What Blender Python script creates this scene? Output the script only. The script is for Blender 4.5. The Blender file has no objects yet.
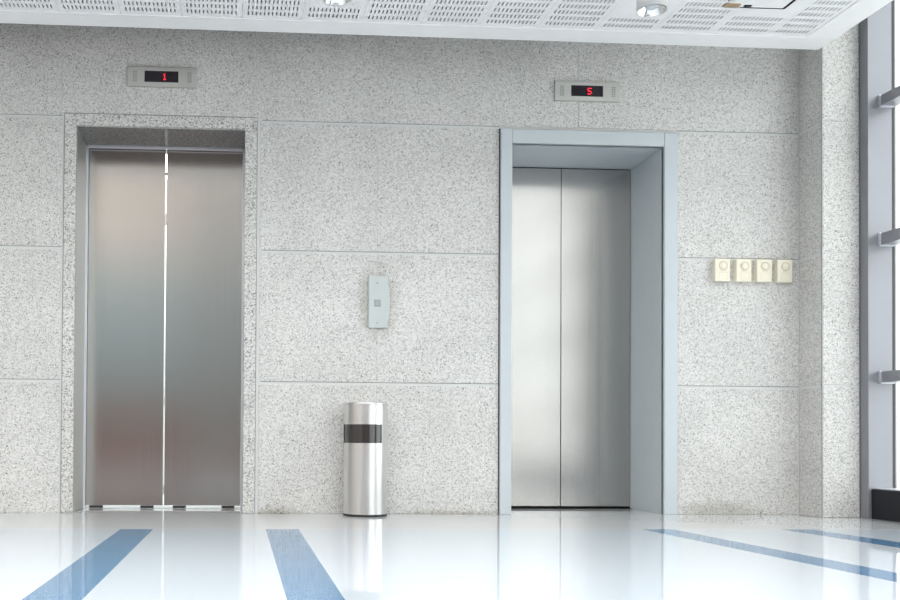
import bpy, bmesh, math, random
from mathutils import Matrix, Vector
random.seed(7)
SC = bpy.context.scene
COL = SC.collection

# ------------------------------------------------------------------ materials
def new_mat(name):
    m = bpy.data.materials.new(name); m.use_nodes = True
    nt = m.node_tree
    return m, nt, nt.nodes['Principled BSDF']

def plain(name, col, rough=.5, metal=0., spec=.5, coat=0.):
    m, nt, b = new_mat(name)
    # faint procedural mottling so that no surface is perfectly even
    tc = nt.nodes.new('ShaderNodeTexCoord')
    n = nt.nodes.new('ShaderNodeTexNoise'); n.inputs['Scale'].default_value = 9; n.inputs['Detail'].default_value = 5
    nt.links.new(tc.outputs['Object'], n.inputs['Vector'])
    mx = nt.nodes.new('ShaderNodeMix'); mx.data_type = 'RGBA'
    mx.inputs[6].default_value = (*[c*.96 for c in col], 1); mx.inputs[7].default_value = (*[min(1, c*1.04) for c in col], 1)
    nt.links.new(n.outputs['Fac'], mx.inputs['Factor'])
    nt.links.new(mx.outputs[2], b.inputs['Base Color'])
    b.inputs['Roughness'].default_value = rough; b.inputs['Metallic'].default_value = metal
    b.inputs['Specular IOR Level'].default_value = spec
    b.inputs['Coat Weight'].default_value = coat
    return m

def emit(name, col, strength):
    m, nt, b = new_mat(name)
    b.inputs['Base Color'].default_value = (.02, .02, .02, 1)
    b.inputs['Emission Color'].default_value = (*col, 1); b.inputs['Emission Strength'].default_value = strength
    return m

def granite(name, stops, scale=120., rough=.5, bump=.08, stains=(), tint=(.45, .42, .34)):
    """crystals of random grey; stains = (centre, half size) in the wall's own metres"""
    m, nt, b = new_mat(name); L = nt.links.new; N = nt.nodes.new
    tc = N('ShaderNodeTexCoord')
    v = N('ShaderNodeTexVoronoi'); v.inputs['Scale'].default_value = scale
    L(tc.outputs['Object'], v.inputs['Vector'])
    sp = N('ShaderNodeSeparateColor'); L(v.outputs['Color'], sp.inputs['Color'])
    cr = N('ShaderNodeValToRGB'); cr.color_ramp.interpolation = 'CONSTANT'
    e = cr.color_ramp.elements
    e[0].position = stops[0][0]; e[0].color = (*stops[0][1], 1)
    e[1].position = stops[1][0]; e[1].color = (*stops[1][1], 1)
    for p, c in stops[2:]:
        x = e.new(p); x.color = (*c, 1)
    L(sp.outputs['Red'], cr.inputs['Fac'])
    # large, soft colour drift of the stone
    n = N('ShaderNodeTexNoise'); n.inputs['Scale'].default_value = 2.2; n.inputs['Detail'].default_value = 6
    L(tc.outputs['Object'], n.inputs['Vector'])
    mr = N('ShaderNodeMapRange'); mr.inputs['To Min'].default_value = .93; mr.inputs['To Max'].default_value = 1.07
    mr.inputs['From Min'].default_value = .3; mr.inputs['From Max'].default_value = .7
    L(n.outputs['Fac'], mr.inputs['Value'])
    mu = N('ShaderNodeMix'); mu.data_type = 'RGBA'; mu.blend_type = 'MULTIPLY'; mu.inputs['Factor'].default_value = 1
    L(cr.outputs['Color'], mu.inputs[6]); L(mr.outputs['Result'], mu.inputs[7])
    last = mu.outputs[2]
    for (cx, cy, cz), (hx, hy, hz), amt in stains:
        mp = N('ShaderNodeMapping'); mp.vector_type = 'POINT'
        mp.inputs['Location'].default_value = (-cx/hx, -cy/hy, -cz/hz); mp.inputs['Scale'].default_value = (1/hx, 1/hy, 1/hz)
        L(tc.outputs['Object'], mp.inputs['Vector'])
        ln = N('ShaderNodeVectorMath'); ln.operation = 'LENGTH'; L(mp.outputs[0], ln.inputs[0])
        n2 = N('ShaderNodeTexNoise'); n2.inputs['Scale'].default_value = 28; n2.inputs['Detail'].default_value = 6
        L(tc.outputs['Object'], n2.inputs['Vector'])
        ad = N('ShaderNodeMath'); ad.operation = 'ADD'; L(ln.outputs['Value'], ad.inputs[0]); L(n2.outputs['Fac'], ad.inputs[1])
        r2 = N('ShaderNodeMapRange'); r2.inputs['From Min'].default_value = .95; r2.inputs['From Max'].default_value = 1.6
        r2.inputs['To Min'].default_value = amt; r2.inputs['To Max'].default_value = 0
        L(ad.outputs[0], r2.inputs['Value'])
        mx = N('ShaderNodeMix'); mx.data_type = 'RGBA'; mx.blend_type = 'MULTIPLY'
        L(r2.outputs['Result'], mx.inputs['Factor']); L(last, mx.inputs[6]); mx.inputs[7].default_value = (*tint, 1)
        last = mx.outputs[2]
    L(last, b.inputs['Base Color'])
    b.inputs['Roughness'].default_value = rough; b.inputs['Specular IOR Level'].default_value = .3
    if bump:
        bp = N('ShaderNodeBump'); bp.inputs['Strength'].default_value = bump; bp.inputs['Distance'].default_value = .002
        L(sp.outputs['Green'], bp.inputs['Height']); L(bp.outputs['Normal'], b.inputs['Normal'])
    return m

def brushed(name, col, rough=.3, var=.08, streak=(260, 260, 1.2), colvar=.05):
    m, nt, b = new_mat(name); L = nt.links.new; N = nt.nodes.new
    tc = N('ShaderNodeTexCoord'); mp = N('ShaderNodeMapping'); mp.inputs['Scale'].default_value = streak
    L(tc.outputs['Object'], mp.inputs['Vector'])
    n = N('ShaderNodeTexNoise'); n.inputs['Scale'].default_value = 1; n.inputs['Detail'].default_value = 4
    L(mp.outputs[0], n.inputs['Vector'])
    mr = N('ShaderNodeMapRange'); mr.inputs['To Min'].default_value = rough-var; mr.inputs['To Max'].default_value = rough+var
    L(n.outputs['Fac'], mr.inputs['Value']); L(mr.outputs['Result'], b.inputs['Roughness'])
    mx = N('ShaderNodeMix'); mx.data_type = 'RGBA'
    mx.inputs[6].default_value = (*[c*(1-colvar) for c in col], 1); mx.inputs[7].default_value = (*[c*(1+colvar) for c in col], 1)
    L(n.outputs['Fac'], mx.inputs['Factor']); L(mx.outputs[2], b.inputs['Base Color'])
    b.inputs['Metallic'].default_value = 1
    return m

def floor_mat(name, col, speck=.0, speckcol=(.2, .2, .2), rough=.04):
    m, nt, b = new_mat(name); L = nt.links.new; N = nt.nodes.new
    tc = N('ShaderNodeTexCoord')
    v = N('ShaderNodeTexVoronoi'); v.inputs['Scale'].default_value = 170
    L(tc.outputs['Object'], v.inputs['Vector'])
    sp = N('ShaderNodeSeparateColor'); L(v.outputs['Color'], sp.inputs['Color'])
    mx = N('ShaderNodeMix'); mx.data_type = 'RGBA'
    mx.inputs[6].default_value = (*col, 1); mx.inputs[7].default_value = (*speckcol, 1)
    mr = N('ShaderNodeMapRange'); mr.inputs['To Max'].default_value = speck
    L(sp.outputs['Red'], mr.inputs['Value']); L(mr.outputs['Result'], mx.inputs['Factor'])
    L(mx.outputs[2], b.inputs['Base Color'])
    b.inputs['Roughness'].default_value = rough
    b.inputs['Specular IOR Level'].default_value = .5
    return m

def glass_mat(name):
    m, nt, b = new_mat(name); L = nt.links.new; N = nt.nodes.new
    nt.nodes.remove(b)
    t = N('ShaderNodeBsdfTransparent'); t.inputs['Color'].default_value = (.93, .96, .96, 1)
    g = N('ShaderNodeBsdfGlossy'); g.inputs['Roughness'].default_value = .02
    f = N('ShaderNodeFresnel'); f.inputs['IOR'].default_value = 1.45
    ge = N('ShaderNodeNewGeometry'); iv = N('ShaderNodeMath'); iv.operation = 'SUBTRACT'; iv.inputs[0].default_value = 1; L(ge.outputs['Backfacing'], iv.inputs[1])
    mf = N('ShaderNodeMath'); mf.operation = 'MULTIPLY'; L(f.outputs[0], mf.inputs[0]); L(iv.outputs[0], mf.inputs[1])
    mx = N('ShaderNodeMixShader'); L(mf.outputs[0], mx.inputs[0]); L(t.outputs[0], mx.inputs[1]); L(g.outputs[0], mx.inputs[2])
    L(mx.outputs[0], nt.nodes['Material Output'].inputs['Surface'])
    return m

D = lambda v: (v, v, v*.99)
WALLSTOPS = [(0, (.22, .215, .205)), (.05, (.40, .395, .38)), (.17, (.53, .525, .51)), (.42, (.625, .622, .605)), (.72, (.695, .692, .675))]
M = {}
M['granite'] = granite('pale speckled granite', WALLSTOPS, 215,
    stains=[((.822, 0, 1.222), (.13, .5, .22), .5), ((2.85, 0, .0), (.3, .5, .09), .45), ((1.25, 0, -.02), (.35, .5, .05), .6), ((.25, 0, -.02), (.16, .5, .07), .6)])
M['granite_band'] = granite('coarser speckled granite band', [(0, (.22, .22, .21)), (.09, (.40, .40, .385)), (.3, (.54, .54, .52)), (.6, (.66, .655, .635))], 160)
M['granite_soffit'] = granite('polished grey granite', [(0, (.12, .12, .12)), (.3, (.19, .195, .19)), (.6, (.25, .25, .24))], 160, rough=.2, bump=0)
M['caulk'] = plain('pale joint filler', (.60, .61, .605), .6)
M['darkgap'] = plain('dark joint', (.06, .06, .06), .8)
M['jointline'] = plain('grey joint edge', (.25, .25, .25), .8)
M['core'] = plain('wall core', (.45, .45, .44), .8)
M['steel'] = brushed('brushed stainless steel doors', (.525, .513, .496), .18, .04)
M['steel_jamb'] = brushed('satin stainless jamb', (.62, .615, .60), .42, .06)
M['steel_trim'] = brushed('bright steel trim', (.78, .79, .79), .28, .05)
M['steel_bin'] = brushed('stainless bin sheet', (.76, .75, .74),   .30, .02, (200, 200, 2))
M['bin_dark'] = plain('dark glossy liner', (.035, .032, .032), .12, .0, .8)
M['rubber'] = plain('black rubber', (.025, .025, .027), .6)
M['frame'] = plain('pale blue grey painted steel', (.52, .57, .60), .4)
M['plate'] = brushed('satin indicator plate', (.60, .595, .56), .38, .05)
M['call'] = plain('pale grey call plate', (.52, .565, .565), .35, .25)
M['button'] = plain('grey button ring', (.34, .37, .38), .4, .3)
M['button_face'] = plain('button face', (.37, .41, .42), .35, .2)
M['screen'] = plain('black display glass', (.010, .008, .014), .18, 0, .35)
M['led'] = emit('red display dots', (1, .008, .03), 1.3)
M['slotdark'] = plain('grey slots', (.30, .30, .28), .5)
M['cream'] = plain('cream plastic', (.80, .755, .62), .42)
M['cream_dark'] = plain('cream plastic groove', (.64, .58, .46), .5)
M['ceiling'] = plain('white ceiling paint', (.93, .935, .94), .6)
M['void'] = plain('dark ceiling void', (.62, .64, .68), .9)
M['white_metal'] = plain('white lamp housing', (.83, .84, .83), .4)
M['chrome'] = brushed('bright reflector', (.86, .87, .88), .12, .04, (30, 30, 30))
M['lens'] = plain('frosted lamp glass', (.62, .65, .68), .15, 0, .6)
M['mullion'] = plain('grey anodised window frame', (.255, .26, .285), .35, .35)
M['mullion_lip'] = plain('pale aluminium lip', (.70, .72, .77), .3, .5)
M['sill'] = plain('black polished stone', (.008, .009, .013), .3, 0, .2)
M['gasket'] = plain('dark gasket', (.05, .05, .06), .6)
M['glass'] = glass_mat('window glass')
M['floor'] = floor_mat('white polished floor', (.59, .645, .69), .05, (.5, .52, .55))
M['floor_border'] = floor_mat('grey white floor border', (.625, .635, .64), .06, (.45, .46, .47))
M['floor_line'] = floor_mat('pale floor joint', (.82, .84, .86), .0)
M['floor_brown_unseen'] = floor_mat('reddish brown stone floor', (.19, .12, .10), .3, (.12, .08, .07), .2)
M['stripe'] = floor_mat('blue speckled floor stripe', (.062, .185, .345), .42, (.22, .35, .48), .06)
M['plaster'] = plain('beige plaster', (.43, .395, .36), .8)
M['bluegrey'] = plain('blue grey cladding', (.25, .335, .36), .5)
M['redwood'] = plain('reddish brown wood', (.20, .095, .07), .5)
M['darkcol'] = plain('added pillar grey', (.17, .185, .19), .5)
M['carwhite'] = plain('white car lining', (.85, .86, .86), .5)
M['lamp'] = emit('car ceiling lamp', (.95, 1, 1), 3.5)
M['pavement'] = plain('pale concrete', (.80, .80, .78), .9)
M['wood'] = plain('raw brown wood', (.42, .29, .18), .7)

# ------------------------------------------------------------------ mesh helpers
class MB:
    def __init__(s): s.bm = bmesh.new(); s.mats = []
    def mi(s, m):
        if m not in s.mats: s.mats.append(m)
        return s.mats.index(m)
    def box(s, x0, x1, y0, y1, z0, z1, m=None, bev=0., seg=2):
        bm = bmesh.new() if bev else s.bm
        v = [bm.verts.new((x, y, z)) for x in (x0, x1) for y in (y0, y1) for z in (z0, z1)]
        fs = [bm.faces.new([v[i] for i in q]) for q in ((0, 1, 3, 2), (4, 6, 7, 5), (0, 4, 5, 1), (2, 3, 7, 6), (0, 2, 6, 4), (1, 5, 7, 3))]
        if bev:
            bmesh.ops.bevel(bm, geom=list(bm.edges), offset=bev, segments=seg, affect='EDGES', profile=.5, clamp_overlap=True)
            mp = {w: s.bm.verts.new(w.co) for w in bm.verts}
            fs = [s.bm.faces.new([mp[w] for w in f.verts]) for f in bm.faces]
            bm.free()
        if m:
            k = s.mi(m)
            for f in fs: f.material_index = k
        return s
    def quad(s, pts, m=None):
        f = s.bm.faces.new([s.bm.verts.new(p) for p in pts])
        if m: f.material_index = s.mi(m)
        return f
    def lathe(s, prof, n=48, a0=0., a1=2*math.pi, c=(0, 0, 0), m=None, axis='Z', smooth=True):
        """prof: (radius, height) pairs, swept about an axis through c"""
        full = abs(a1-a0-2*math.pi) < 1e-6
        rings = []
        k = n if full else n+1
        for r, h in prof:
            ring = []
            for i in range(k):
                a = a0+(a1-a0)*i/n
                if axis == 'Z': p = (c[0]+r*math.cos(a), c[1]+r*math.sin(a), c[2]+h)
                else: p = (c[0]+r*math.cos(a), c[1]-h, c[2]+r*math.sin(a))     # axis Y, height towards the room
                ring.append(s.bm.verts.new(p))
            rings.append(ring)
        for a, b in zip(rings, rings[1:]):
            for i in range(n):
                j = (i+1) % k
                try: f = s.bm.faces.new((a[i], a[j], b[j], b[i]))
                except ValueError: continue
                f.smooth = smooth
                if m: f.material_index = s.mi(m)
        return s
    def prism(s, pts, y0, y1, m=None, bev=0.):
        """outline in x,z pushed from y0 (front) to y1"""
        a = [s.bm.verts.new((x, y0, z)) for x, z in pts]; b = [s.bm.verts.new((x, y1, z)) for x, z in pts]
        fs = [s.bm.faces.new(a), s.bm.faces.new(list(reversed(b)))]
        for i in range(len(pts)):
            j = (i+1) % len(pts); fs.append(s.bm.faces.new((a[j], a[i], b[i], b[j])))
        if m:
            for f in fs: f.material_index = s.mi(m)
        if bev:
            bmesh.ops.bevel(s.bm, geom=list(fs[0].edges), offset=bev, segments=2, affect='EDGES')
        return s
    def build(s, name, mat=None, parent=None, recalc=True, origin=None, weld=False):
        bmesh.ops.remove_doubles(s.bm, verts=s.bm.verts, dist=1e-6) if weld else None
        if recalc: bmesh.ops.recalc_face_normals(s.bm, faces=s.bm.faces)
        if origin: bmesh.ops.translate(s.bm, verts=s.bm.verts, vec=-Vector(origin))
        me = bpy.data.meshes.new(name); s.bm.to_mesh(me); s.bm.free()
        for m in ([mat] if mat and not s.mats else s.mats): me.materials.append(M[m])
        o = bpy.data.objects.new(name, me); COL.objects.link(o)
        if parent is not None: o.parent = parent
        if origin: o.location = origin
        return o

def tag(o, label=None, cat=None, group=None, kind=None):
    for k, v in (('label', label), ('category', cat), ('group', group), ('kind', kind)):
        if v: o[k] = v
    return o
def empty(name, loc, label, cat, group=None):
    o = bpy.data.objects.new(name, None); COL.objects.link(o); o.location = loc; o.empty_display_size = .1
    return tag(o, label, cat, group)
def struct(name, mb, mat=None): return tag(mb.build(name, mat), kind='structure')

# ------------------------------------------------------------------ floor
CX0, CX1, CY0, CY1 = -4.5, 3.9, -13.0, .36
# stripes laid by hand, none quite parallel: x at the border (left, right), x at y = -3.7 (left, right)
STR = [(-.531, -.379, -.560, -.402), (.148, .303, .137, .290), (1.975, 2.128, 2.045, 2.198), (2.678, 2.832, 2.76, 2.93)]
f = MB()
by_ = lambda x: -.985+.0156*(x+.5)             # border line, slightly out of square
xs = [(CX0, CX0)]+[q for a in STR for q in ((a[0], a[2]), (a[1], a[3]))]+[(CX1, CX1)]
for k, (p0, p1) in enumerate(zip(xs, xs[1:])):
    f.quad([(p0[1], -3.7, 0), (p1[1], -3.7, 0), (p1[0], by_(p1[0]), 0), (p0[0], by_(p0[0]), 0)], 'stripe' if k % 2 else 'floor')
f.quad([(CX0, CY0, 0), (CX1, CY0, 0), (CX1, -3.7, 0), (CX0, -3.7, 0)], 'floor_brown_unseen')  # unseen floor behind the camera, made brown for its reflection in the doors
f.quad([(CX0, by_(CX0), 0), (CX1, by_(CX1), 0), (CX1, by_(CX1)+.007, 0), (CX0, by_(CX0)+.007, 0)], 'floor_line')
f.quad([(CX0, by_(CX0)+.007, 0), (CX1, by_(CX1)+.007, 0), (CX1, .62, 0), (CX0, .62, 0)], 'floor_border')
for q in ((CX0, CY0, CX1, .62),):
    f.box(q[0], q[2], q[1], q[3], -.15, -.002, 'core')
struct('floor', f)

# ------------------------------------------------------------------ granite elevator wall
Lo = (-.918, .046, 2.213)      # left opening: x0, x1, top
Ro = (1.603, 2.512, 2.166)     # right opening
BAND = .066
WX0, WX1, WTOP, CZT = -4.5, 3.335, 3.4, 2.665
J = .015                        # joint width
ROWS = [(0, .757), (.757, 1.515), (1.515, 2.266), (2.266, WTOP)]
w = MB()
V = .0045                       # upright joints are hairlines
def slab(x0, x1, z0, z1, jl=True, jr=True):
    w.box(x0+(V/2 if jl else 0), x1-(V/2 if jr else 0), 0, .03, z0+(.0 if z0 == 0 else .002), z1-(J if z1 < WTOP else 0), 'granite', .0015, 1)
LB0, LB1, LBT = Lo[0]-BAND, Lo[1]+BAND+.002, Lo[2]+BAND
RB0, RB1, RBT = 1.536, 2.592, 2.247
for z0, z1 in ROWS[:3]:
    zz = z1
    for x0, x1 in ((WX0, -2.7), (-2.7, LB0-.012)): slab(x0, x1, z0, zz, True, x1 > -2)
    slab(LB1+.018, .812, z0, zz, True, True)
    slab(.812, RB0-.006, z0, zz, True, False)
    slab(RB1+.004, WX1, z0, zz, False, False)
z0 = 2.266
for x0, x1 in ((WX0, -2.7), (-2.7, LB0-.02), (LB0-.02, .105), (.105, .812), (.812, 2.0), (2.0, WX1)):
    slab(x0, x1, z0+.016 if x0 > -1.2 and x1 < .2 else z0, WTOP)
# joint filler behind the slabs, thick core behind it (openings left free)
for (m, y0, y1) in (('caulk', .0025, .028), ('core', .031, .62)):
    w.box(WX0, Lo[0]-.03, y0, y1, 0, WTOP, m)
    w.box(Lo[1]+.03, Ro[0]-.02, y0, y1, 0, WTOP, m)
    w.box(Ro[1]+.02, WX1+.3, y0, y1, 0, WTOP, m)
    w.box(Lo[0]-.03, Lo[1]+.03, y0, y1, Lo[2]+.03, WTOP, m)
    w.box(Ro[0]-.02, Ro[1]+.02, y0, y1, Ro[2]+.02, WTOP, m)
# thin shadow line along the top of each filled joint
for z in (.757, 1.515, 2.266):
    for x0, x1 in ((WX0, LB0-.012), (LB1+.03, RB0-.006), (RB1+.004, WX1)):
        w.box(x0, x1, .0012, .02, z-.001, z+.003, 'jointline')
w.box(Ro[0]-.05, Ro[1]+.05, .63, .66, 0, 2.3, 'core')
struct('wall_back', w)

# granite pier on the right
PX0, PX1, PY = 3.340, 3.563, -.217
p = MB()
zs = [0, .757, 1.517, 2.269, 3.6]
for z0, z1 in zip(zs, zs[1:]):
    p.box(PX0+.009, PX1, PY, PY+.03, z0+.002, z1-.006, 'granite', .0015, 1); p.box(PX0+.002, PX0+.0055, PY+.0015, PY+.01, z0, z1, 'jointline')
    p.box(PX0, PX0+.03, PY+.006, 0, z0+.002, z1-(J if z1 < 3 else 0), 'granite', .0015, 1)
p.box(PX0+.003, PX1-.002, PY+.003, .3, 0, 3.6, 'caulk'); p.box(PX1-.002, 3.80, PY+.02, .3, 0, 5.0, 'core')
struct('wall_right', p)
q = MB(); q.box(-4.5, 3.75, -1.75, .62, 3.4, 3.5, 'ceiling'); q.box(-4.5, 3.56, -1.75, -1.705, CZT, 3.4, 'ceiling'); struct('roof_light_block', q)  # added roof slab and fascia, unseen, to block sky light behind the ceiling

# ------------------------------------------------------------------ left elevator
el = empty('elevator', (-.436, .2, 0), 'left elevator with speckled granite surround, bright light leaking between its steel doors', 'elevator', 'elevators in the lobby wall')
def part(mb, name, mat, par, recalc=True):
    o = mb.build(name, mat, None, recalc)
    o.parent = par
    if par.type == 'EMPTY': o.matrix_parent_inverse = Matrix.Translation(-par.location)
    return o
s = MB()
for a in ((LB0, Lo[0], 0, LBT), (Lo[1], LB1, 0, LBT), (Lo[0]+.0015, Lo[1]-.0015, Lo[2], LBT)):
    s.box(a[0], a[1], -.003, .03, a[2]+.001, a[3], 'granite_band', .0015, 1)
part(s, 'granite_surround', None, el)
s = MB(); s.box(LB1+.004, LB1+.018, -.001, .02, 0, 2.26); part(s, 'joint_strip', 'caulk', el)
s = MB(); s.box(LB0-.004, LB0, -.001, .02, 0, LBT+.003); s.box(LB1, LB1+.003, -.001, .02, 0, LBT+.003); s.box(LB0, LB1, -.001, .02, LBT, LBT+.003)
part(s, 'joint_line', 'jointline', el)
DY = .40
s = MB(); s.box(Lo[0]-.03, Lo[0], .03, DY-.02, .0, Lo[2]+.03, 'steel_jamb', .002); part(s, 'jamb', None, el)
s = MB(); s.box(Lo[1], Lo[1]+.03, .03, DY-.02, .0, Lo[2]+.03, 'steel_jamb', .002); part(s, 'jamb', None, el)
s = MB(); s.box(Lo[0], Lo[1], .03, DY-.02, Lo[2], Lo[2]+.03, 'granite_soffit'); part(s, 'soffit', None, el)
s = MB()   # bright steel trim around the door opening
s.box(Lo[0]-.02, Lo[0]+.012, DY-.035, DY-.012, .0, Lo[2], None, .002)
s.box(Lo[1]-.012, Lo[1]+.02, DY-.035, DY-.012, .0, Lo[2], None, .002)
s.box(Lo[0], Lo[1], DY-.035, DY-.012, Lo[2]-.014, Lo[2]+.02, None, .002)
part(s, 'door_trim', 'mullion_lip', el)
GX, G = -.4355, .0045
for x0, x1 in ((Lo[0]-.02, GX-G), (GX+G, Lo[1]+.02)):
    s = MB(); s.box(x0, x1, DY, DY+.035, .016, Lo[2]+.02, None, .0015)
    d = part(s, 'door_leaf', 'steel', el)
    for gx in ((-.845, -.536) if x1 < GX+.01 else (-.338, -.04)):      # dark guide shoes under the leaf
        s = MB(); s.box(gx-.04, gx+.04, DY+.004, DY+.03, -.0005, .0165, None, .001); part(s, 'guide_shoe', 'rubber', d)
for za, zb, m in ((2.055, 2.066, 'rubber'), (1.745, 1.815, 'steel_trim'), (.635, .67, 'steel_trim'), (.085, .135, 'steel_trim')):
    s = MB(); s.box(GX-G-.001, GX+G+.001, DY+.012, DY+.03, za, zb); part(s, 'door_bumper', m, el)
s = MB(); s.box(Lo[0], Lo[1], DY-.045, DY-.005, -.004, .0015); part(s, 'sill', 'steel_trim', el)
# lit car behind the leaves
s = MB()
cx0, cx1, cy0, cy1, cz1 = -1.25, .38, DY+.22, DY+1.7, 2.5
s.quad([(cx0, cy0, .0), (cx1, cy0, .0), (cx1, cy1, .0), (cx0, cy1, .0)])
s.quad([(cx0, cy1, 0), (cx1, cy1, 0), (cx1, cy1, cz1), (cx0, cy1, cz1)])
s.quad([(cx0, cy0, 0), (cx0, cy1, 0), (cx0, cy1, cz1), (cx0, cy0, cz1)])
s.quad([(cx1, cy0, 0), (cx1, cy1, 0), (cx1, cy1, cz1), (cx1, cy0, cz1)])
s.quad([(cx0, cy0, cz1), (cx1, cy0, cz1), (cx1, cy1, cz1), (cx0, cy1, cz1)])
car = part(s, 'car_interior', 'carwhite', el)
s = MB(); s.box(cx0+.2, cx1-.2, cy0+.1, cy1-.1, cz1-.05, cz1-.02); part(s, 'car_lamp', 'lamp', car)

# ------------------------------------------------------------------ right elevator
er = empty('elevator', (2.06, .2, 0), 'right elevator with blue-grey painted steel frame and tightly closed steel doors', 'elevator', 'elevators in the lobby wall')
DZ = .46
s = MB()   # casing: two legs and the head between them, each with its deep reveal
s.box(RB0, Ro[0], -.022, .02, .0, RBT, None, .003); s.box(Ro[0]-.02, Ro[0], .0, DZ+.01, .0, RBT, None, .001)
part(s, 'frame_side', 'frame', er)
s = MB()
s.box(Ro[1], RB1, -.022, .02, .0, RBT-.002, None, .003); s.box(Ro[1], Ro[1]+.02, .0, DZ+.01, .0, RBT-.002, None, .001)
part(s, 'frame_side', 'frame', er)
s = MB()
s.box(Ro[0]+.001, Ro[1]-.001, -.021, .02, Ro[2], RBT-.001, None, .003); s.box(Ro[0]+.001, Ro[1]-.001, .0, DZ+.01, Ro[2], Ro[2]+.02, None, .001)
part(s, 'frame_head', 'frame', er)
s = MB(); s.box(RB0-.007, RB0, -.001, .02, 0, RBT+.005); s.box(RB1, RB1+.005, -.001, .02, 0, RBT+.005); s.box(RB0, RB1, -.001, .02, RBT, RBT+.005); part(s, 'edge_strip', 'darkgap', er)  # dark strip along the outer edges of the casing
for x0, x1 in ((Ro[0]+.002, 2.0585), (2.0615, Ro[1]-.002)):
    s = MB(); s.box(x0, x1, DZ, DZ+.035, .014, Ro[2]-.006, None, .002); part(s, 'door_leaf', 'steel', er)
s = MB(); s.box(Ro[0]-.01, Ro[1]+.01, DZ+.036, DZ+.06, 0, Ro[2]+.02); part(s, 'gap_dark_sheet', 'rubber', er)  # black sheet stands in for the darkness behind the door gaps
s = MB(); s.box(Ro[0], Ro[1], DZ-.03, DZ+.036, -.003, .002); part(s, 'sill', 'rubber', er)

# ------------------------------------------------------------------ floor indicators
DOTS = {'1': ['..1..', '.11..', '..1..', '..1..', '..1..', '..1..', '.111.'],
        'S': ['.1111', '1....', '1....', '.111.', '....1', '....1', '1111.'], }
def indicator(x0, x1, z0, z1, ch, dx, label):
    cx, cz = (x0+x1)/2, (z0+z1)/2
    r = empty('floor_indicator', (cx, 0, cz), label, 'floor indicator', 'floor indicators above the elevators')
    s = MB(); s.box(x0, x1, -.014, .0, z0, z1, None, .003); part(s, 'plate', 'plate', r)
    w2, h2 = (x1-x0)*.242, (z1-z0)*.275
    s = MB(); s.box(cx-.004-w2, cx-.004+w2, -.0155, -.012, cz+.001-h2, cz+.001+h2, None, .0008); sc = part(s, 'display', 'screen', r)
    s = MB(); q = .0054
    for j, row in enumerate(DOTS[ch]):
        for i, c in enumerate(row):
            if c == '1':
                x = cx+dx+(i-2)*q; z = cz-(j-3)*q
                s.box(x-q*.43, x+q*.43, -.0165, -.0152, z-q*.43, z+q*.43)
    part(s, 'digit', 'led', sc)
    for sx in (-1, 1):      # slotted lantern windows at both ends
        s = MB()
        for k in range(2):
            for j in range(6):
                x = cx+sx*(x1-x0)*.39+(k-.5)*.013; z = cz+(j-2.5)*.0105
                s.box(x-.005, x+.005, -.0148, -.0135, z-.0034, z+.0034)
        part(s, 'slot_grille', 'slotdark', r)
    return r
indicator(-.632, -.233, 2.440, 2.557, '1', .014, 'floor indicator above the left elevator showing red 1')
indicator(1.856, 2.250, 2.424, 2.540, 'S', .01, 'floor indicator above the right elevator showing red 5')

# ------------------------------------------------------------------ call plate
r = empty('call_button_plate', (.822, 0, 1.222), 'pale grey elevator call plate with one square button, above the steel bin', 'call button')
z0, z1, xl = 1.072, 1.375, .764
pts = [(xl, z0)]
for i in range(17):
    t = -1+2*i/16
    pts.append((.868+.022*(1-t*t)-.004*(t < -.98), z0+(z1-z0)*(i/16)))
pts.append((xl, z1))
s = MB(); s.prism(pts, -.016, .004, None, .004); part(s, 'face_plate', 'call', r)
s = MB(); s.box(.797, .836, -.0185, -.014, 1.196, 1.237, None, .001); b_ = part(s, 'button', 'button', r)
s = MB(); s.box(.803, .830, -.0200, -.0175, 1.202, 1.231, None, .001); part(s, 'button_face', 'button_face', b_)
for z in (1.334, 1.103):
    s = MB(); s.lathe([(0, .0185), (.004, .0182), (.005, .015)], 16, c=(.816, 0, z), axis='Y'); part(s, 'screw', 'button', r)

# ------------------------------------------------------------------ four alarm boxes
BX = [2.809, 2.939, 3.063, 3.187]
BL = ['leftmost of four cream alarm boxes beside the right elevator', 'second cream alarm box from the left in the row of four',
      'third cream alarm box from the left in the row of four', 'rightmost of four cream alarm boxes, beside the granite corner']
bw, bh, bz = .091, .134, 1.373
def alarm_box():
    r = empty('alarm_box', (BX[0], 0, bz), BL[0], 'alarm box', 'cream alarm boxes on the granite wall')
    x0 = BX[0]
    s = MB(); s.box(x0, x0+bw, -.036, .004, bz, bz+bh, None, .004); part(s, 'housing', 'cream', r)
    c = (x0+.049, 0, bz+.092)
    s = MB(); s.lathe([(.027, .0355), (.0265, .0375), (.0212, .0375), (.0208, .0355)], 32, c=c, axis='Y'); part(s, 'dial_ring', 'cream_dark', r)
    s = MB(); s.lathe([(.0205, .0355), (.0200, .0385), (.018, .0395), (0, .0398)], 32, c=c, axis='Y'); part(s, 'dial', 'cream', r)
    s = MB()
    s.box(x0+.029, x0+.070, -.0372, -.0355, bz+.0595, bz+.0620)
    s.box(x0+.022, x0+.0232, -.0368, -.0355, bz+.012, bz+.052); s.box(x0+.076, x0+.0772, -.0368, -.0355, bz+.012, bz+.052)
    s.box(x0+.022, x0+.0772, -.0368, -.0355, bz+.0515, bz+.0527); s.box(x0+.022, x0+.0772, -.0368, -.0355, bz+.012, bz+.0132)
    part(s, 'groove', 'cream_dark', r)
    return r
ab = alarm_box()
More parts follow.
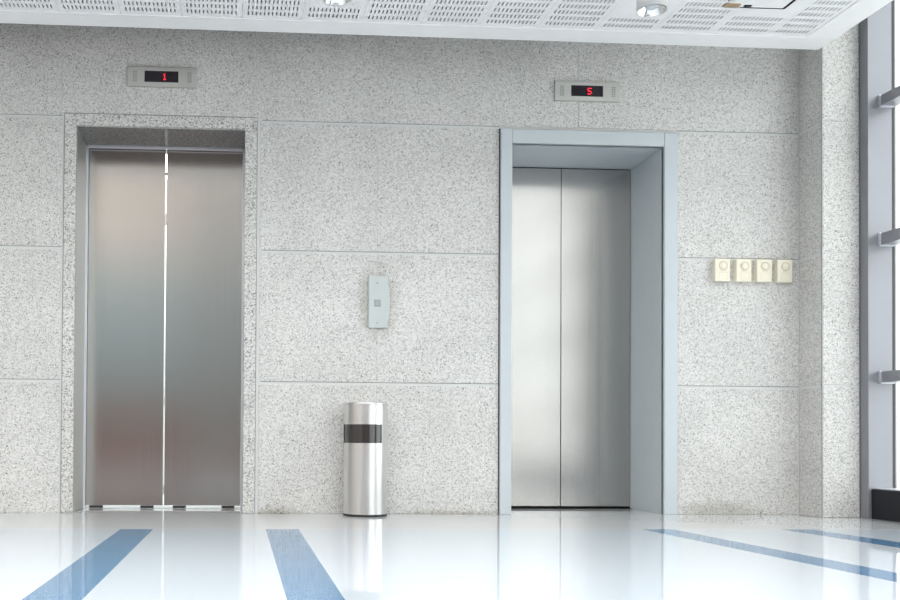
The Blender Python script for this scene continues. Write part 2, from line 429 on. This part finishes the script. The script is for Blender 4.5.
for i in range(1, 4):
    c = ab.copy(); COL.objects.link(c); c.location.x = BX[i]; c['label'] = BL[i]
    for ch in list(ab.children):
        d = ch.copy(); COL.objects.link(d); d.parent = c; d.matrix_parent_inverse = ch.matrix_parent_inverse.copy()

# ------------------------------------------------------------------ stainless bin
bx, by, br = .735, -.130, .1225
r = empty('litter_bin', (bx, by, 0), 'round brushed steel litter bin with dark opening, on the floor between the elevators', 'litter bin')
c = (bx, by, 0)
view = math.atan2(-5.5-by, -bx)
a_lo, a_hi = view-math.radians(86), view+math.radians(47)      # the opening faces the room, round to the left
zb0, zb1, zt = .408, .512, .632
s = MB()
s.lathe([(br, .012), (br, zb0)], 72, c=c)
s.lathe([(br, zb0), (br, zb1)], 40, a_hi, a_lo+2*math.pi, c=c)
s.lathe([(br, zb1), (br, zt)], 72, c=c)
body = part(s, 'body', 'steel_bin', r)
s = MB(); s.lathe([(br-.004, zb0-.02), (br-.004, zb1+.02)], 72, c=c)
part(s, 'opening_liner', 'bin_dark', r)
s = MB(); s.lathe([(br-.004, zt-.01), (br+.002, zt-.01), (br+.0025, zt-.004), (br+.001, zt+.002), (br-.006, zt+.002), (br-.012, zt-.006), (br-.05, zt-.02), (0.0, zt-.022)], 72, c=c)
part(s, 'rim', 'steel_bin', r)
s = MB(); s.lathe([(0, .001), (br-.003, .001), (br+.001, .004), (br+.001, .012), (br-.002, .013)], 72, c=c); part(s, 'base_ring', 'rubber', r)

# ------------------------------------------------------------------ suspended perforated ceiling
CZ, CB, CR, CF = 2.665, -.25, 3.303, -1.7
CL = -4.5
ceil = MB()
IN_B, IN_R = -.405, 3.135           # inner edges of the plain border
ceil.box(CL, CR, IN_B, CB, CZ, CZ+.09, 'ceiling', .002, 1)
ceil.box(IN_R, CR, CF, IN_B, CZ, CZ+.09, 'ceiling', .002, 1)
ceil.box(CL, IN_R, CF, CF+.15, CZ, CZ+.09, 'ceiling', .002, 1)
ceil.box(CL, CR, CF, CB, CZ+.075, CZ+.09, 'void')
HX0, HX1, HY0, HY1 = 2.493, 2.822, -1.10, -.722     # access opening
LAMPS = [(.474, -.946), (2.033, -.925)]
SP, SL, SW, RP = .0212, .040, .0066, .0685
zc = CZ+.004
def fq(x0, x1, y0, y1): 
    if x1-x0 > 1e-5 and y1-y0 > 1e-5: ceil.quad([(x0, y0, zc), (x1, y0, zc), (x1, y1, zc), (x0, y1, zc)], 'ceiling')
def block(x0, x1, y0, y1, nrow_skip=None):
    """one tile of slots: 13 columns in a plain margin"""
    n = int((x1-x0-.03)/SP); mx = (x1-x0-(n-1)*SP)/2
    ys = []
    y = y1-.062
    while y-SL/2 > y0+.035:
        ys.append(y); y -= RP
    cur = y1
    for k, yy in enumerate(ys):
        top, bot = yy+SL/2, yy-SL/2
        fq(x0, x1, top, cur); cur = bot
        if nrow_skip and nrow_skip(yy):
            fq(x0, x1, bot, top); continue
        if y1 < -1: fq(x0, x1, bot, top); continue
        px = x0
        for i in range(n):
            a = x0+mx+i*SP-SW/2; fq(px, a, bot, top); px = a+SW
            ceil.box(a-.0005, a, bot, top, zc, zc+.012, 'ceiling'); 
        fq(px, x1, bot, top)
    fq(x0, x1, y0, cur)
XS = [2.90-.32*k for k in range(24)]
YB = [IN_B, -1.10, -1.35, CF+.15]
for (y1, y0) in zip(YB, YB[1:]):
    for x1 in [IN_R]+XS:
        x0 = max(CL, (2.90 if x1 == IN_R else x1-.32))
        if x1 <= CL+.05: break
        lx = [l for l in LAMPS if x0-.02 < l[0] < x1+.02]
        if y1 == IN_B and x0 < (HX0+HX1)/2 < x1:
            block(x0, x1, HY1+.02, y1)
            fq(x0, x1, HY1, HY1+.02); fq(x0, HX0, y0, HY1); fq(HX1, x1, y0, HY1)
            if x1 < HX1: pass
        else:
            block(x0+.0005, x1-.0005, y0, y1, (lambda yy: yy < -.60) if (lx and y1 == IN_B) else None)
# void board behind the slots, with the access opening left free
zv = CZ+.018
for a in ((CL, HX0, CF, CB), (HX1, CR, CF, CB), (HX0, HX1, CF, HY0), (HX0, HX1, HY1, CB)):
    ceil.quad([(a[0], a[2], zv), (a[1], a[2], zv), (a[1], a[3], zv), (a[0], a[3], zv)], 'void')
bmesh.ops.rotate(ceil.bm, verts=ceil.bm.verts, cent=(CR, CB, CZ), matrix=Matrix.Rotation(.0065, 3, 'Z'))
struct('ceiling', ceil)

# access panel
r = empty('access_panel', ((HX0+HX1)/2, (HY0+HY1)/2, CZ+.004), 'square white ceiling access panel sitting askew in its dark gap, brown wood at one corner', 'access panel')
s = MB()
for a in ((HX0, HX0+.005, HY0, HY1), (HX1-.005, HX1, HY0, HY1), (HX0, HX1, HY1-.005, HY1), (HX0, HX1, HY0, HY0+.005)):
    s.box(a[0], a[1], a[2], a[3], CZ+.004, CZ+.055)
part(s, 'frame', 'sill', r)  # black ring puts the shade of the gap around the lid into colour
s = MB(); s.box(HX0+.03, HX1-.014, HY0+.02, HY1-.012, CZ+.003, CZ+.02, None, .002); part(s, 'lid', 'ceiling', r)
s = MB(); s.box(HX0-.005, HX0+.075, HY1-.05, HY1-.02, CZ-.004, CZ+.01, None, .003); part(s, 'wood_batten', 'wood', r)
s = MB(); s.box(HX0+.10, HX0+.14, HY1-.04, HY1-.022, CZ-.002, CZ+.01, None, .004); part(s, 'clip', 'sill', r)

# ------------------------------------------------------------------ downlights
def downlight(x, y, label):
    r = empty('downlight', (x, y, 2.545), label, 'ceiling light', 'surface downlights on the perforated ceiling')
    c = (x, y, 2.545); R = .073
    s = MB(); s.lathe([(R-.006, .004), (R, .0), (R, .122)], 48, c=c); part(s, 'housing', 'white_metal', r)
    s = MB(); s.lathe([(R-.006, .001), (R-.008, .004), (R-.022, .028), (.030, .05), (.0, .055)], 48, c=c); part(s, 'reflector', 'chrome', r)
    s = MB(); s.lathe([(.0, .010), (.022, .012), (.033, .020), (.036, .05)], 32, c=c); part(s, 'lamp_glass', 'lens', r)
    return r
downlight(*LAMPS[0], 'white cylindrical downlight, left of the two on the ceiling')
downlight(*LAMPS[1], 'white cylindrical downlight, near the ceiling access panel')

# ------------------------------------------------------------------ right glazing
win = MB()
WXF, WXB = 3.566, 3.708
win.box(WXF, WXB, -.29, -.222, 0, 5.0, 'mullion', .002)
w1 = struct('window_1', win)
def wpart(s, name, mat, lab=None):
    o = part(s, name, mat, w1)
    if lab: o['label'] = lab
    return o
for yy in (-4.2, -5.6, -7.1, -8.8, -10.5, -12.2):
    s = MB(); s.box(WXF+.02, WXB, yy-.035, yy+.035, .17, 5.0, None, .002); wpart(s, 'mullion', 'mullion')
s = MB(); s.box(3.50, 3.76, -3.2, -2.35, 0, 5.0, None, .01); wpart(s, 'added_dark_pier', 'darkcol')  # added out of view to darken the reflection in the right doors
for z0, z1 in ((.765, .832), (1.542, 1.614), (2.332, 2.396), (3.12, 3.19), (3.9, 3.97)):
    s = MB(); s.box(3.632, 3.726, -12.2, -.30, z0+.004, z1-.002, None, .001)
    t = wpart(s, 'transom', 'mullion')
    s = MB(); s.box(3.626, 3.632, -.305, -.290, z0, z1+.002); s.box(3.626, 3.712, -.305, -.290, z0-.002, z0+.004)
    q = part(s, 'end_lip', 'mullion_lip', t)
s = MB(); s.box(3.581, 3.80, -12.6, -.291, .0, .168, None, .003); wpart(s, 'sill', 'sill', 'black polished stone sill')
s = MB(); s.box(3.60, 3.76, -12.6, -.2915, .168, .174, None, .001); wpart(s, 'sill_cap', 'mullion_lip')
s = MB(); s.box(3.708, 3.724, -.29, -.222, .17, 5.0); wpart(s, 'gasket', 'gasket')
s = MB(); s.box(3.736, 3.744, -12.6, -.24, .16, 5.0); wpart(s, 'glass', 'glass')

# ------------------------------------------------------------------ rest of the lobby and an added pillar, seen only in the steel
s = MB()
s.box(-4.5, 4.2, -13.2, -13.0, 0, 1.15, 'redwood'); s.box(-4.5, 4.2, -13.2, -13.0, 1.15, 3.9, 'bluegrey'); s.box(-4.5, 4.2, -13.2, -13.0, 3.9, 7.0, 'plaster')
struct('wall_rear', s)
s = MB(); s.box(-4.7, -4.5, -13.2, .62, 0, 3.4, 'plaster'); struct('wall_left', s)
s = MB(); s.box(-.75, .3, -11.2, -10.5, 0, 5.0, 'darkcol', .01); struct('added_dark_pillar', s)  # added behind the camera to darken the left doors' reflection
s = MB(); s.box(3.9, 30, -30, 12, -.16, -.12); struct('ground_outside', s, 'pavement')

# ------------------------------------------------------------------ sky
wd = bpy.data.worlds.new('overcast sky'); SC.world = wd; wd.use_nodes = True
nt = wd.node_tree; bg = nt.nodes['Background']
tc = nt.nodes.new('ShaderNodeTexCoord'); sx = nt.nodes.new('ShaderNodeSeparateXYZ'); nt.links.new(tc.outputs['Generated'], sx.inputs[0])
cr = nt.nodes.new('ShaderNodeValToRGB')
cr.color_ramp.elements[0].position = .0; cr.color_ramp.elements[0].color = (1, .985, .965, 1)
cr.color_ramp.elements[1].position = 1.; cr.color_ramp.elements[1].color = (.97, .98, 1, 1)
nt.links.new(sx.outputs['Z'], cr.inputs['Fac']); nt.links.new(cr.outputs['Color'], bg.inputs['Color'])
bg.inputs['Strength'].default_value = 2.0

# ------------------------------------------------------------------ camera
F, PX, PYc = 957., 287., 426.
def nrm(v): return v/v.length
vY = nrm(Vector((235-PX, 440-PYc, F))); vX = Vector((17838-PX, 560-PYc, F)); vX = nrm(vX-vX.dot(vY)*vY); vZ = vX.cross(vY)
cam = bpy.data.cameras.new('camera'); co = bpy.data.objects.new('camera', cam); COL.objects.link(co)
cam.sensor_width = 36; cam.sensor_fit = 'HORIZONTAL'; cam.lens = F/900*36
cam.shift_x = (450-PX)/900; cam.shift_y = (PYc-300)/900
right = Vector((vX[0], vY[0], vZ[0])); down = Vector((vX[1], vY[1], vZ[1])); fwd = Vector((vX[2], vY[2], vZ[2]))
mw = Matrix.Identity(4)
for i in range(3): mw[i][0] = right[i]; mw[i][1] = -down[i]; mw[i][2] = -fwd[i]
mw[0][3], mw[1][3], mw[2][3] = 0, -5.5, .42
co.matrix_world = mw
cam.clip_start = .05
SC.camera = co
vs = SC.view_settings
vs.view_transform = 'Standard'; vs.look = 'None'; vs.gamma = 1; vs.use_curve_mapping = False; vs.exposure = 0.88
